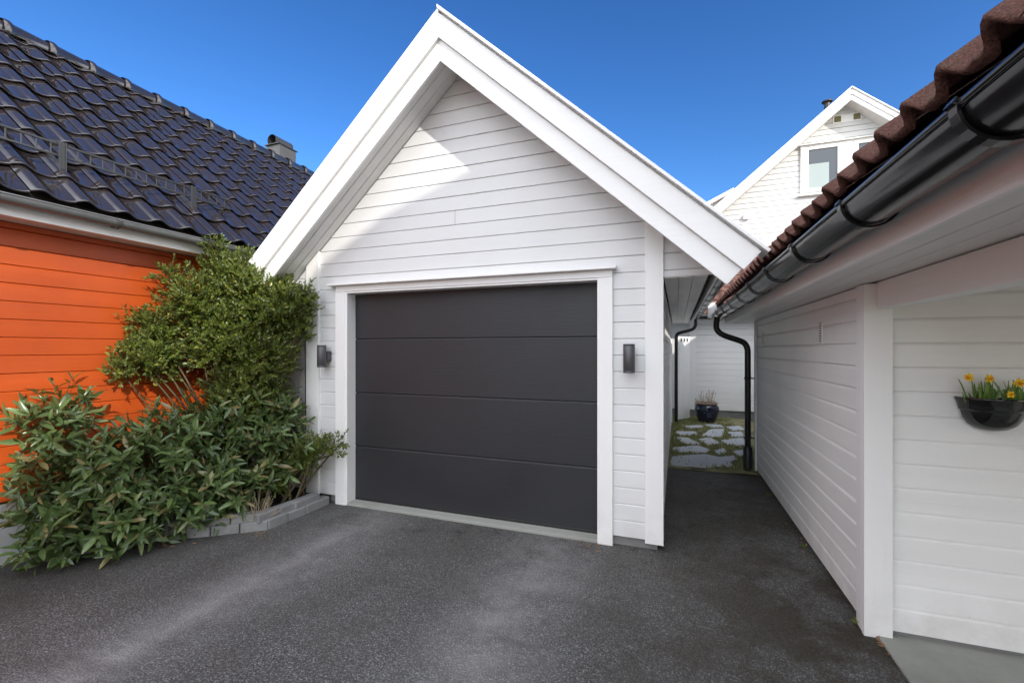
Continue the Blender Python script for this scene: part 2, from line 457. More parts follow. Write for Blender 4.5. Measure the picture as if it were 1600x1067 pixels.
# flagstones
ST = [([(-.048,6.316),(-.026,6.772),(.367,7.039),(.607,6.889),(.662,6.477),(.331,6.354)], 'large pointed grey flagstone, nearest the asphalt edge in the passage'),
 ([(-.047,7.372),(.305,7.648),(.449,7.417),(.373,7.168),(-.018,7.109)], 'wide grey flagstone just beyond the large pointed one'),
 ([(-.042,8.219),(.176,8.241),(.34,7.812),(.117,7.78)], 'grey flagstone by the garage wall, third back from the asphalt'),
 ([(-.045,8.851),(.302,8.946),(.324,8.659),(.021,8.484)], 'flat grey flagstone by the garage wall, fourth back from the asphalt'),
 ([(.426,8.573),(.595,9.262),(.826,9.384),(.713,8.558)], 'long pale flagstone straight in front of the blue pot'),
 ([(.347,8.19),(.521,8.427),(.656,7.98),(.499,7.769)], 'tapered flagstone at the middle of the passage'),
 ([(.528,7.401),(.669,7.591),(.689,7.328),(.559,7.11)], 'small squarish flagstone among yellowed grass mid passage'),
 ([(.684,8.204),(1.055,8.567),(1.02,7.913),(.806,7.883)], 'broad flagstone half hidden behind the black downpipe'),
 ([(.597,6.963),(.755,7.142),(.783,6.878),(.655,6.72)], 'small flagstone right of the large pointed one'),
 ([(.913,9.711),(1.159,9.879),(1.194,9.52),(.983,9.301)], 'far flagstone right of the blue pot below the far wall'),
 ([(.80,7.47),(.98,7.58),(1.0,7.22),(.82,7.12)], 'small flagstone tucked in front of the black downpipe'),
 ([(.88,9.12),(1.1,9.22),(1.12,8.8),(.92,8.72)], 'flagstone at the right edge beyond the black downpipe'),
 ([(.55,9.86),(.80,9.9),(.86,9.6),(.62,9.5)], 'flagstone lying right before the foot of the blue pot'),
 ([(.143,9.502),(.446,9.693),(.466,9.395),(.197,9.222)], 'far flagstone left of the blue pot')]
stones = []
for pts, lab in ST:
    cx = sum(p[0] for p in pts)/len(pts); cy = sum(p[1] for p in pts)/len(pts)
    ring = []
    n = len(pts)
    for i in range(n):
        p, q = Vector(pts[i]), Vector(pts[(i+1) % n])
        for t in (.08, .36, .64, .92):
            w = p.lerp(q, t); w = Vector((cx, cy)) + (w - Vector((cx, cy)))*1.13; w += Vector((noise.noise(Vector((w.x*9, w.y*9, 0))), noise.noise(Vector((w.x*9, w.y*9, 5)))))*.022
            ring.append(w)
    m = MB(); top = rnd.uniform(.018, .026)
    m.prism([(p.x-cx, p.y-cy, -.03) for p in ring], (0, 0, .03+top))
    o = m.build('flagstone', M['slate'], bevel=.008); o.location = (cx, cy, 0)
    tag(o, lab, 'paving stone', 'flagstones in the passage'); stones.append(ring)

def inside(p, poly):
    c = False; n = len(poly)
    for i in range(n):
        a, b = poly[i], poly[i-1]
        if (a.y > p.y) != (b.y > p.y) and p.x < (b.x-a.x)*(p.y-a.y)/(b.y-a.y)+a.x: c = not c
    return c
gr = MB()
for i in range(15000):
    x = rnd.uniform(-.09, 1.1); y = rnd.uniform(6.3, 10.9)
    if any(inside(Vector((x, y)), q) for q in stones) and rnd.random() < .97: continue
    dens = noise.noise(Vector((x*2.3, y*1.7, 4)))
    edge = x < .02
    if dens < -.15 and not edge and rnd.random() < .75: continue
    h = rnd.uniform(.018, .065)*(1.5 if edge else 1); a_ = rnd.uniform(0, 6.28); le = rnd.uniform(.2, 1.1)*h; w = .005
    dx, dy = math.cos(a_), math.sin(a_)
    gr.add([(x-dy*w, y+dx*w, .005), (x+dy*w, y-dx*w, .005), (x+dx*le*.4+dy*w*.7, y+dy*le*.4-dx*w*.7, h*.65), (x+dx*le, y+dy*le, h)], [(0,1,2), (0,2,3)])
tag(gr.build('grass', M['blade'], fix=False), 'short patchy grass growing between the flagstones', 'grass', kind='stuff')

# =================================================================== GARAGE
XL, XR, XC, YF = -3.6, -.097, -1.849, 3.6
TH = R(42.4); cs, sn, tn = math.cos(TH), math.sin(TH), math.tan(TH)
ZT = 4.381; ZS = 4.02            # roof top apex, soffit apex
garage = empty('garage', (XC, YF, 0), label='white boarded gable garage with a charcoal sectional door', cat='garage')
GO = Vector((XC, YF, 0))
def gbuild(mb, name, mat, bevel=0, parent=None, fix=True):
    mb.v = [(p[0]-GO.x, p[1]-GO.y, p[2]) for p in mb.v]
    return mb.build(name, mat, parent or garage, bevel, fix)
YB = 9.62
zs = lambda x: ZS - tn*abs(x-XC)
EXF = .1303; ZR = .075
pf = lambda u, d, z: (u, YF + d, z)
w = MB()
clad(w, pf, ZR, EXF, ZR, 2.19, K(-3.45), K(-3.215))
clad(w, pf, ZR, EXF, ZR, 2.19, K(-.482), K(-.225))
clad(w, pf, ZR, EXF, 2.19, ZS, lambda z: max(-3.45, XC-(ZS-z)/tn), lambda z: min(-.225, XC+(ZS-z)/tn))
clad(w, pf, ZR, EXF, 2.105, 2.42, K(-.10), lambda z: min(.29, XC+(ZS-z)/tn))
clad(w, pf, ZR, EXF, 2.105, 2.42, lambda z: max(2*XC-.29, XC-(ZS-z)/tn), K(2*XC+.10))
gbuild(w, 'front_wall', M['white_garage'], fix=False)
w = MB()
clad(w, lambda u, d, z: (XR - .012 - d, u, z), ZR, EXF, ZR, 2.11, K(YF+.02), K(YB))
clad(w, lambda u, d, z: (XL + .012 + d, u, z), ZR, EXF, ZR, 2.11, K(YF+.02), K(YB))
w.add([(XL, YB, 0), (XR, YB, 0), (XR, YB, 2.43), (XC, YB, 4.0), (XL, YB, 2.43)], [(0,1,2,3,4)])
gbuild(w, 'side_wall', M['white_y'], fix=False)
# inner shell so nothing leaks
w = MB(); w.box(XL+.06, -3.22, YF+.05, YF+.10, 0, 2.2); w.box(-.48, XR-.06, YF+.05, YF+.1, 0, 2.2)
w.prism([(XL+.06, YF+.05, 2.2), (XR-.06, YF+.05, 2.2), (XR-.06, YF+.05, 2.4), (XC, YF+.05, 3.98), (XL+.06, YF+.05, 2.4)], (0, .05, 0))
gbuild(w, 'wall_core', M['dark_void'])
for x0, x1 in ((-3.603, -3.44), (-.233, XR)):
    c = MB(); z0 = .055 if x1 > -1 else .07
    c.prism([(x0, YF-.026, z0), (x1, YF-.026, z0), (x1, YF-.026, zs(x1)-.004), (x0, YF-.026, zs(x0)-.004)], (0, .03, 0))
    gbuild(c, 'corner_board', M['trim_z'], .003)
    c = MB(); xs = x1 if x1 > -1 else x0
    sgn = 1 if x1 > -1 else -1
    c.box(min(xs, xs-sgn*.02), max(xs, xs-sgn*.02), YF+.005, YF+.10, z0, 2.104)
    gbuild(c, 'corner_board', M['trim_z'], .003)
c = MB(); c.box(XR-.02, XR+.003, YB-.1, YB, .075, 2.104); gbuild(c, 'corner_board', M['trim_z'], .003)
f_ = MB(); f_.box(XL+.045, -3.2, YF+.022, YB-.03, -.08, .085); f_.box(-.5, XR-.045, YF+.022, YB-.03, -.08, .085); f_.box(-3.2, -.5, YF+.14, YB-.03, -.08, .02)
gbuild(f_, 'foundation', M['concrete'], .004)
th = MB(); th.box(-3.11, -.58, YF-.022, YF+.135, -.05, .024); gbuild(th, 'threshold', M['slab'], .006)
# door frame
fr = MB(); fr.box(-3.22, -3.10, YF-.03, YF+.02, -.004, 2.122); fr.box(-3.106, -3.078, YF-.024, YF+.16, .0, 2.121)
gbuild(fr, 'door_frame', M['trim_z'], .004)
fr = MB(); fr.box(-.592, -.478, YF-.03, YF+.02, -.004, 2.122); fr.box(-.60, -.585, YF-.024, YF+.16, .0, 2.121); gbuild(fr, 'door_frame', M['trim_z'], .004)
fr = MB(); fr.box(-3.218, -.480, YF-.028, YF+.02, 2.1235, 2.182); fr.box(-3.09, -.59, YF-.022, YF+.16, 2.105, 2.123); gbuild(fr, 'door_frame', M['trim_x'], .004)
cp = MB()
cp.prism([(-3.285, YF-.075, 2.183), (-3.285, YF-.075, 2.202), (-3.285, YF+.0, 2.216), (-3.285, YF+.0, 2.183)], (2.838, 0, 0))
gbuild(cp, 'drip_board', M['trim_x'], .003)
# sectional door
door = MB(); zb = [.034, .570, 1.112, 1.656, 2.12]
for i in range(4):
    z0, z1 = zb[i], zb[i+1]
    prof = [(z0+.001, .02), (z0+.001, .006), (z0+.006, .0), (z1-.016, .0), (z1-.011, .006), (z1-.003, .008), (z1-.003, .02)]
    vs = []
    for z, d in prof: vs += [(-3.082, YF+.10+d, z), (-.596, YF+.10+d, z)]
    door.add(vs, [(2*k, 2*k+1, 2*k+3, 2*k+2) for k in range(len(prof)-1)])
dr = gbuild(door, 'garage_door', M['door'])
sl = MB(); sl.box(-3.08, -.598, YF+.096, YF+.13, .022, .046); gbuild(sl, 'weather_seal', M['black_plastic'], .004, dr)
bk = MB(); bk.box(-3.1, -.58, YF+.122, YF+.15, .0, 2.16); gbuild(bk, 'door_core', M['dark_void'], 0, dr)

# roof slopes, barge boards, soffits
def slope_pt(side, t, n, y):      # t down the slope from the apex, n into the roof
    return (XC + side*(cs*t - sn*n), y, ZT - sn*t - cs*n)
def slab(mb, side, n0, n1, y0, y1, L, mitre=True):
    pts = [slope_pt(side, n0*tn, n0, y0), slope_pt(side, L, n0, y0), slope_pt(side, L, n1, y0), slope_pt(side, n1*tn, n1, y0)]
    mb.prism(pts, (0, y1-y0, 0))
LT = 3.225
for sd in (1, -1):
    m = MB(); slab(m, sd, .036 if sd > 0 else .0, .186, 3.232, 3.262, LT if sd > 0 else LT+.03); gbuild(m, 'barge_board', M['trim_x'], .003)
    m = MB(); slab(m, sd, .1865, .318, 3.262, 3.288, LT-.012); gbuild(m, 'barge_board', M['trim_x'], .003)
    m = MB(); slab(m, sd, .0, .022, 3.200 if sd > 0 else 3.263, 3.42, LT+.035); slab(m, sd, .022, .1855, 3.2625, 3.31, LT-.02); gbuild(m, 'verge_cap', M['trim_x'], .003)
    # soffit of three boards running down the slope
    y = 3.289; m = MB()
    for k in range(3):
        y1 = y + .1035
        m.prism([slope_pt(sd, .2665*tn, .2665, y+.002), slope_pt(sd, .2665*tn, .2665, y1-.002), slope_pt(sd, .2735*tn, .2735, y1-.009), slope_pt(sd, .2735*tn, .2735, y+.009)][::1], tuple(Vector(slope_pt(sd, 3.0, .27, 0))-Vector(slope_pt(sd, .27*tn, .27, 0))))
        y = y1
    slab(m, sd, .255, .2664, 3.289, YF+.06, LT-.15)
    gbuild(m, 'soffit', M['soffit_y'])
    m = MB(); slab(m, sd, .108, .254, 3.312, YB+.3, LT-.26)
    gbuild(m, 'roof_deck', M['dark_void'])
    m = MB()
    tiles(m, lambda u, v, h, sd=sd: slope_pt(sd, LT-.17-v, .088-h, u), 3.40, YB+.34, LT-.19, .163, .32, roman, 6, .02, .018, 0)
    gbuild(m, 'roof', M['concrete_tile'], fix=False)
    # boxed eave
    X = lambda q, sd=sd: (XC + sd*(q - XC))
    def bx(m, a_, b_, *r): m.box(min(X(a_), X(b_)), max(X(a_), X(b_)), *r)
    m = MB()
    for q in range(3):
        bx(m, -.094+q*.105, .006+q*.105, YF+.012, YB+.3, 2.0955+.0, 2.112)
    bx(m, -.094, .215, YF+.013, YB+.3, 2.112, 2.118)
    gbuild(m, 'eave_soffit', M['soffit_y'], .003)
    m = MB(); bx(m, .268, .29, 3.315, YB+.3, 2.085, 2.30); gbuild(m, 'fascia', M['trim_y'], .003)
    m = MB(); bx(m, .22, .267, YF+.02, YB+.28, 2.16, 2.17); gbuild(m, 'eave_gap', M['dark_void'])
gy = [3.45 + .62*i for i in range(11)]
half_gutter('gutter', garage, .36-GO.x, 2.20, .062, 3.33-GO.y, YB+.33-GO.y, M['black_gutter'], [y-GO.y for y in gy], 1)
half_gutter('gutter', garage, 2*XC-.36-GO.x, 2.20, .062, 3.33-GO.y, YB+.33-GO.y, M['black_gutter'], [], -1)
m = MB()
m.tube(smooth_path([(.355, 9.78, 2.14), (.352, 9.78, 2.04), (.32, 9.78, 1.975), (.25, 9.77, 1.935), (.08, 9.75, 1.89), (.01, 9.74, 1.86), (-.015, 9.73, 1.80), (-.019, 9.73, 1.7), (-.019, 9.73, 1.0), (-.019, 9.73, .03)]), .033, 12)
dp = gbuild(m, 'downpipe', M['black_gutter'])
m = MB(); m.tube([(-3.655, 3.66, .08), (-3.655, 3.66, 2.08)], .033, 14)
gbuild(m, 'downpipe', M['black_gutter'])

# wall lamps
def make_lamp():
    r = empty('wall_lamp', (0,0,0))
    m = MB(); n = 28
    prof = [(.0,-.108),(.037,-.108),(.0435,-.1105),(.0445,-.108),(.0445,-.098),(.0425,-.096),(.0425,-.094),(.0445,-.092),(.0445,.092),(.0425,.094),(.0425,.096),(.0445,.098),(.0445,.108),(.0435,.1105),(.037,.108),(.0,.108)]
    m.lathe(prof, (0,-.10,0), n); m.build('lamp_body', M['lamp'], r)
    m = MB(); m.box(-.034,.034,-.062,.0,-.05,.05); m.build('wall_mount', M['lamp'], r, .004)
    for s in (-1, 1):
        m = MB(); m.lathe([(0, s*.1085), (.034, s*.1085)], (0,-.10,0), n); m.build('lens', M['lamp_glass'], r)
    return r
l1 = make_lamp(); l1.location = (-3.325, YF+.0, 1.482); tag(l1, 'dark grey cylinder wall light left of the garage door, beside the shrub', 'wall lamp', 'cylinder lights by the garage door')
l2 = copy_tree(l1); l2.location = (-.345, YF+.0, 1.482); l2['label'] = 'dark grey cylinder wall light on the boards right of the garage door'

# =================================================================== RED HOUSE
RX, RY = -4.53, 0.
red = empty('red_house', (-6, 4, 0), label='orange red boarded house with a black glazed tile roof', cat='house')
RO = Vector((-6, 4, 0))
def rbuild(mb, name, mat, bevel=0, parent=None, fix=True):
    mb.v = [(p[0]-RO.x, p[1]-RO.y, p[2]) for p in mb.v]; return mb.build(name, mat, parent or red, bevel, fix)
w = MB(); clad(w, lambda u, d, z: (RX-d, u, z), .458, .1315, .458, 2.47, K(-5), K(9.5), .012, .011)
rbuild(w, 'wall', M['red'], fix=False)
w = MB(); w.box(-9.2, RX-.02, -4.95, 9.45, .44, 2.45); rbuild(w, 'wall_core', M['dark_void'])
w = MB(); w.box(-9.2, RX-.035, -4.95, 9.45, -.1, .452); rbuild(w, 'foundation', M['foundation'], .004)
w = MB()
w.box(-4.322, -4.302, -5.2, 10, 2.468, 2.63); rbuild(w, 'fascia', M['trim_y'], .003)
w = MB(); w.box(RX-.0, -4.323, -5.2, 10, 2.474, 2.486); rbuild(w, 'soffit', M['soffit_y'])
tR = R(42); cR, sR = math.cos(tR), math.sin(tR)
EX, EZ = -4.225, 2.632; LR = 3.58
rp = lambda u, v, h: (EX - cR*v + sR*h, u, EZ + sR*v + cR*h)
m = MB(); tiles(m, rp, -4.9, 10.1, LR, .255, .34, pantile, 12, .030, .020, 0, .0035)
rbuild(m, 'roof', M['glazed'], fix=False)
rx, rz = EX - cR*LR, EZ + sR*LR
m = MB()
m.prism([(EX-.02, -4.9, EZ-.03), (rx, -4.9, rz-.03), (rx-2.8, -4.9, EZ-.03)], (0, 15, 0)); rbuild(m, 'roof_deck', M['dark_void'])
# ridge caps: tapering half rounds overlapping each other
m = MB(); y = -4.9
while y < 10.1:
    n = 12; L_ = .40; vs = []; secs = [(0, .118), (.02, .126), (.05, .128), (.075, .118), (.09, .108), (L_, .098)]
    for dy, r in secs:
        for k in range(n+1):
            a_ = R(-25) + R(230)*k/n
            vs.append((rx+.0 + r*math.cos(a_), y+dy-.02, rz - .005 + r*math.sin(a_)*.95))
    m.add(vs, [(i*(n+1)+k, i*(n+1)+k+1, (i+1)*(n+1)+k+1, (i+1)*(n+1)+k) for i in range(len(secs)-1) for k in range(n)], True)
    y += .375
rbuild(m, 'ridge_cap', M['glazed'], fix=False)
half_gutter('gutter', red, -4.243-RO.x, 2.590, .058, -5.2-RO.y, 10-RO.y, M['grey_gutter'], [y-RO.y for y in [-3.66,-2.76,-1.86,-.96,-.06,.84,1.55,2.25,2.95,3.6,4.3]], 1, bead=.006, bw=.03, hook=False, bmat=M['chimney'])
# snow guard
sg = MB(); bx_ = -4.55; bz = EZ + (EX-bx_)*math.tan(tR) + .03
for h in (.115, .205): 
    sg.box(bx_-.008, bx_+.008, -1., 3.47, bz+h-.0075, bz+h+.0075)
y = -1.
while y < 3.46:
    sg.box(bx_-.003, bx_+.003, y-.005, y+.005, bz+.12, bz+.20); y += .083
sno = rbuild(sg, 'snow_guard', M['grey_steel'], .002)
for y in (.05, 1.05, 2.05, 3.06):
    p = MB(); p.box(bx_+.009, bx_+.018, y-.022, y+.022, bz-.02, bz+.225); p.box(bx_+.018, bx_+.03, y-.022, y-.016, bz-.02, bz+.225); p.box(bx_+.018, bx_+.03, y+.016, y+.022, bz-.02, bz+.225)
    p.prism([(bx_-.2, y-.015, bz+.16), (bx_+.008, y-.015, bz+.02), (bx_+.008, y-.015, bz+.05), (bx_-.19, y-.015, bz+.19)], (0, .03, 0))
    rbuild(p, 'post', M['grey_steel'], .002, sno)
ch = MB(); ch.box(-7.2, -6.88, 6.2, 6.58, 4.6, 5.34); cho = rbuild(ch, 'chimney', M['chimney'], .004)
ch = MB(); ch.box(-7.22, -6.86, 6.17, 6.61, 5.3405, 5.356); rbuild(ch, 'flashing', M['grey_steel'], .003, cho)
ch = MB()
for r in (.105, .098):
    vs = []; n = 18
    for yy in (6.19, 6.59):
        for k in range(n+1):
            a_ = R(-60)+R(300)*k/n; vs.append((-7.06+r*math.cos(a_), yy, 5.43+r*math.sin(a_)))
    ch.add(vs, [(k, k+1, n+2+k, n+1+k) for k in range(n)], True)
rbuild(ch, 'chimney_hood', M['grey_steel'], 0, cho)

# =================================================================== WHITE OUTBUILDING (right)
OB = empty('outbuilding', (.952, 2.93, 0), R(.59), label='low white boarded outbuilding with black gutter and brown tiles', cat='outbuilding')
def ob(mb, name, mat, bevel=0, parent=None, fix=True): return mb.build(name, mat, parent or OB, bevel, fix)
ZO = 1.911; OE = 3.47
w = MB(); clad(w, lambda u, d, z: (.024+d, u, z), .035, .1295, .035, ZO-.004, K(.11), K(OE), .022, .010)
ob(w, 'side_wall', M['white_y'], fix=False)
w = MB(); clad(w, lambda u, d, z: (u, .037+d, z), .035, .1295, .035, ZO+.01, K(.12), K(4.), .016, .009)
ob(w, 'front_wall', M['white_x'], fix=False)
w = MB(); w.box(.045, 4.0, .06, OE-.02, -.05, 1.9); ob(w, 'wall_core', M['dark_void'])
w = MB(); w.box(.0, .128, -.0, .034, -.012, ZO-.004); ob(w, 'corner_post', M['trim_z'], .003)
w = MB(); w.box(.001, .022, .036, .115, .004, ZO-.004); ob(w, 'corner_board', M['trim_z'], .003)
w = MB(); w.box(.004, .022, OE-.07, OE, .03, ZO-.004); w.box(.0, .02, OE-.115, OE-.10, .03, ZO-.01); ob(w, 'corner_board', M['trim_z'], .002)
w = MB(); w.box(.044, 4., .05, .3, -.05, .06); ob(w, 'foundation', M['concrete'], .004)
w = MB()
for q in range(3):      # soffit boards along the eave
    w.box(-.262+q*.0955, -.172+q*.0955+.002, -2.7, OE+.5, ZO+.0, ZO+.018)
w.box(-.262, .5, -2.7, OE+.5, ZO+.006, ZO+.012); w.box(.5, 4.2, -2.7, .04, ZO+.004, ZO+.018)
ob(w, 'soffit', M['soffit_y'], .003)
w = MB(); w.box(-.284, -.264, -2.72, OE+.5, ZO-.008, 2.13); ob(w, 'fascia', M['trim_y'], .003)
w = MB(); w.box(.056, .15, -2.68, -.001, 1.772, ZO+.001); ob(w, 'beam', M['trim_y'], .004)
w = MB(); w.box(.058, .148, -2.66, -2.57, .0, 1.771); ob(w, 'corner_post', M['trim_z'], .004)
tO = R(37); cO, sO = math.cos(tO), math.sin(tO); LO = 4.6
EOX, EOZ = -.385, 2.163
op = lambda u, v, h: (EOX + cO*v - sO*h, u, EOZ + sO*v + cO*h)
m = MB(); tiles(m, op, -2.82, 4.02, .64, .163, .32, roman, 14, .016, .026, .0095, .002)
tiles(m, op, -2.82, 4.02, LO, .163, .32, roman, 4, .016, .02, 0, .002, .64)
ob(m, 'roof', M['concrete_tile'], fix=False)
m = MB(); x2, z2 = EOX + cO*LO, EOZ + sO*LO
m.prism([(EOX+.12, -2.78, EOZ+.03), (x2, -2.78, z2-.03), (x2+LO*cO-.1, -2.78, EOZ+.0), (x2+LO*cO-.1, -2.78, EOZ-.05), (EOX+.12, -2.78, EOZ-.05)], (0, 6.78, 0))
ob(m, 'roof_deck', M['dark_void'])
# rear wing, hidden behind, shades the yard
m = MB(); m.box(1.35, 6.5, OE+.02, 7.75, 0, 3.2)
m.prism([(1.3, OE+.03, 3.2), (6.6, OE+.03, 3.2), (4.1, OE+.03, 5.42)], (0, 4.2, 0)); ob(m, 'rear_wing', M['white_y'])
# end of the eave: white barge piece
m = MB(); m.prism([(-.50, OE+.555, 2.0), (-.29, OE+.555, 1.95), (-.29, OE+.555, 2.24), (-.50, OE+.555, 2.20)], (0, .03, 0)); ob(m, 'eave_end', M['trim_x'], .003)
og = half_gutter('gutter', OB, -.367, 2.04, .0765, -2.76, OE+.54, M['black_gutter'], [-1.782-.648*i for i in range(-8, 2)], -1, bead=.0095, bw=.03)
m = MB()
c0 = Vector((.952, 2.93, 0)); ra = R(-.59)
def loc(p):
    q = Vector(p) - c0; return (q.x*math.cos(ra)-q.y*math.sin(ra), q.x*math.sin(ra)+q.y*math.cos(ra), q.z)
pth = [loc(p) for p in [(.492,6.38,1.97), (.480,6.38,1.87), (.492,6.38,1.80), (.56,6.38,1.735), (.74,6.38,1.665), (.81,6.38,1.625), (.842,6.38,1.555), (.846,6.38,1.45), (.847,6.38,.9), (.847,6.38,.25)]]
m.tube(smooth_path(pth), .0365, 16); dpo = ob(m, 'downpipe', M['black_gutter'])
m = MB(); p0 = loc((.846,6.38,.0)); m.tube([(p0[0],p0[1],0), (p0[0],p0[1],.29), (p0[0],p0[1],.305)], [.053,.053,.046], 16); ob(m, 'pipe_sleeve', M['black_plastic'], 0, dpo)
for z in (.42, 1.18):
    m = MB(); p0 = loc((.846,6.38,z)); m.lathe([(.0385,-.012),(.041,-.012),(.041,.012),(.0385,.012)], p0, 16); m.box(p0[0]+.04, p0[0]+.10, p0[1]-.01, p0[1]+.01, z-.008, z+.008); ob(m, 'pipe_clip', M['black_plastic'], 0, dpo)
for yv, zv in ((.83, 1.675), (2.98, 1.675)):
    v_ = MB(); s__ = MB()
    for k in range(9):
        z = zv - .072 + k*.018
        v_.box(.0165, .0255, yv-.03, yv+.03, z-.0025, z+.0025)
        s__.box(.0175, .026, yv-.028, yv+.028, z+.0035, z+.014)
    v_.box(.0195, .026, yv-.034, yv+.034, zv-.08, zv+.082)
    vo = ob(v_, 'vent', M['trim_y'], .001)
    s__.v = [(p[0]+.0005-.0, p[1], p[2]) for p in s__.v]
    dk = MB()
    for k in range(8): 
        z = zv - .063 + k*.018; dk.box(.0185, .0195, yv-.026, yv+.026, z-.0035, z+.0035)
    ob(dk, 'vent_slot', M['dark_void'], 0, vo)

# =================================================================== FAR WHITE HOUSE
FH = empty('gabled_house', (4.118, 13.9, 0), label='tall white gabled house behind with twin attic windows', cat='house')
FO = Vector((4.118, 13.9, 0))
def fb(mb, name, mat, bevel=0, parent=None, fix=True):
    mb.v = [(p[0]-FO.x, p[1]-FO.y, p[2]) for p in mb.v]; return mb.build(name, mat, parent or FH, bevel, fix)
FX = 4.118; FT = R(40.3); fc, fs_, ft = math.cos(FT), math.sin(FT), math.tan(FT); FZ = 8.15; FS = 7.895
m = MB()
lo = lambda z: max(.2, FX-(FS-z)/ft); hi = lambda z: min(8.0, FX+(FS-z)/ft)
clad(m, lambda u, d, z: (u, 13.9+d, z), 4.45, .145, 4.45, FS, lo, hi, .020, .022)
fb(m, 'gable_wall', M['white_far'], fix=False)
m = MB(); m.prism([(.25, 13.93, 0), (7.95, 13.93, 0), (7.95, 13.93, FS-ft*3.84), (FX, 13.93, FS-.03), (.28, 13.93, FS-ft*3.84)], (0, 7, 0)); fb(m, 'wall_core', M['white_y'])
def fpt(side, t, n, y): return (FX + side*(fc*t - fs_*n), y, FZ - fs_*t - fc*n)
def fslab(mb, side, n0, n1, y0, y1, L):
    mb.prism([fpt(side, n0*ft, n0, y0), fpt(side, L, n0, y0), fpt(side, L, n1, y0), fpt(side, n1*ft, n1, y0)], (0, y1-y0, 0))
for sd in (1, -1):
    L = 5.4
    m = MB(); fslab(m, sd, .03, .13, 13.47, 13.50, L); fb(m, 'barge_board', M['trim_x'], .003)
    m = MB(); fslab(m, sd, .1305, .235, 13.50, 13.53, L-.02); fb(m, 'barge_board', M['trim_x'], .003)
    m = MB(); fslab(m, sd, .0, .025, 13.43, 13.7, L+.03); fslab(m, sd, .026, .129, 13.501, 13.56, L-.03); fb(m, 'verge_cap', M['trim_x'], .003)
    m = MB(); fslab(m, sd, .195, .21, 13.531, 13.95, L-.1); fb(m, 'soffit', M['soffit_y'])
    m = MB(); fslab(m, sd, .04, .19, 13.57, 21, L-.1); fb(m, 'roof', M['concrete_tile'])
# windows
def window(x0, x1, z0, z1, blind):
    m = MB(); y0 = 13.855
    for (a0, a1, b0, b1) in ((x0, x0+.085, z0, z1), (x1-.085, x1, z0, z1), (x0+.0855, x1-.0855, z1-.085, z1), (x0+.0855, x1-.0855, z0, z0+.085)):
        m.box(a0, a1, y0, 13.91, b0, b1)
    f = fb(m, 'window', M['trim_z'], .005)
    m = MB(); m.box(x0+.08, x1-.08, 13.89, 13.90, z0+.08, z1-.08); fb(m, 'pane', M['glass'], 0, f)
    m = MB(); m.box(*blind[:2], 13.884, 13.889, *blind[2:]); fb(m, 'blind', M['blind'], 0, f)
    return f
window(3.20, 4.02, 5.73, 6.93, (3.285, 3.75, 5.82, 6.47))
window(4.30, 5.12, 5.73, 6.93, (4.385, 4.95, 5.82, 6.45))
m = MB(); m.box(3.10, 3.195, 13.85, 13.905, 5.66, 6.96); m.box(4.025, 4.295, 13.862, 13.905, 5.66, 6.96); m.box(4.135, 4.145, 13.855, 13.9, 5.66, 6.96); m.box(5.125, 5.22, 13.85, 13.905, 5.66, 6.96)
m.box(3.196, 5.124, 13.858, 13.906, 6.935, 6.965); fb(m, 'window_casing', M['trim_z'], .004)
for z in (6.97, 5.632):
    m = MB(); m.box(3.02, 5.3, 13.80, 13.91, z, z+.024); fb(m, 'drip_board', M['trim_x'], .003)
for x, mt in ((3.94, 'olive'), (4.15, 'trim_x'), (4.36, 'olive')):
    m = MB(); z = 7.56 if mt == 'olive' else 7.57
    m.box(x-.075, x+.075, 13.875, 13.905, z-.075, z+.075)
    fb(m, 'vent', M[mt], .004)
m = MB(); m.box(3.84, 4.46, 13.884, 13.9, 7.46, 7.66); fb(m, 'vent_panel', M['trim_x'], .002)
m = MB(); m.box(1.73, 1.87, 13.82, 13.9, 5.15, 5.29); fb(m, 'vent', M['trim_z'], .01)
m = MB(); m.box(.2, 8, 13.80, 13.92, 4.36, 4.42); m.box(.2, 8, 13.84, 13.92, 4.25, 4.359); fb(m, 'drip_board', M['trim_x'], .004)
m = MB(); m.tube([(3.90, 14.6, 7.9), (3.90, 14.6, 8.36)], .07, 12); m.tube([(3.90, 14.6, 8.38), (3.90, 14.6, 8.41), (3.90,14.6,8.45)], [.13,.13,.04], 12); fb(m, 'flue', M['black_plastic'])
# eave return piece showing left of the gable
m = MB(); m.prism([(.3, 15, 5.83), (1.62, 15, 6.45), (1.62, 15, 6.33), (.3, 15, 5.71)], (0, 3, 0)); m.box(.7, 1.6, 15.25, 17.9, 5.2, 5.9); fb(m, 'dormer', M['trim_x'], .004)
# low front wing
m = MB(); clad(m, lambda u, d, z: (u, 11.0+d, z), .175, .1305, .175, 2.12, K(.36), K(4.), .013, .010); fb(m, 'wing_wall', M['white_x'], fix=False)
m = MB(); m.box(.26, .40, 10.97, 11.0, .17, 2.12); fb(m, 'corner_board', M['trim_z'], .003)
m = MB(); m.box(-3.2, 6, 11.03, 13.9, -.05, .175); fb(m, 'foundation', M['concrete'], .004)
m = MB(); m.box(-3.2, 6, 11.02, 11.1, .17, 2.3); m.box(-3.2, 6, 11.1, 13.9, .2, 2.2); fb(m, 'wing_core', M['white_x'])
m = MB(); m.box(-3.2, 6, 10.90, 10.995, 2.121, 2.21); fb(m, 'wing_fascia', M['trim_x'], .003)
m = MB(); m.box(-3.2, 6, 10.66, 10.90, 2.19, 2.205); fb(m, 'soffit', M['soffit_y'])
m = MB(); m.tube([(-3.2, 10.6, 2.27), (6, 10.6, 2.27)], .06, 12); fb(m, 'wing_gutter', M['black_gutter'])
m = MB(); A_ = math.atan2(4.27-2.33, 13.9-10.6); 
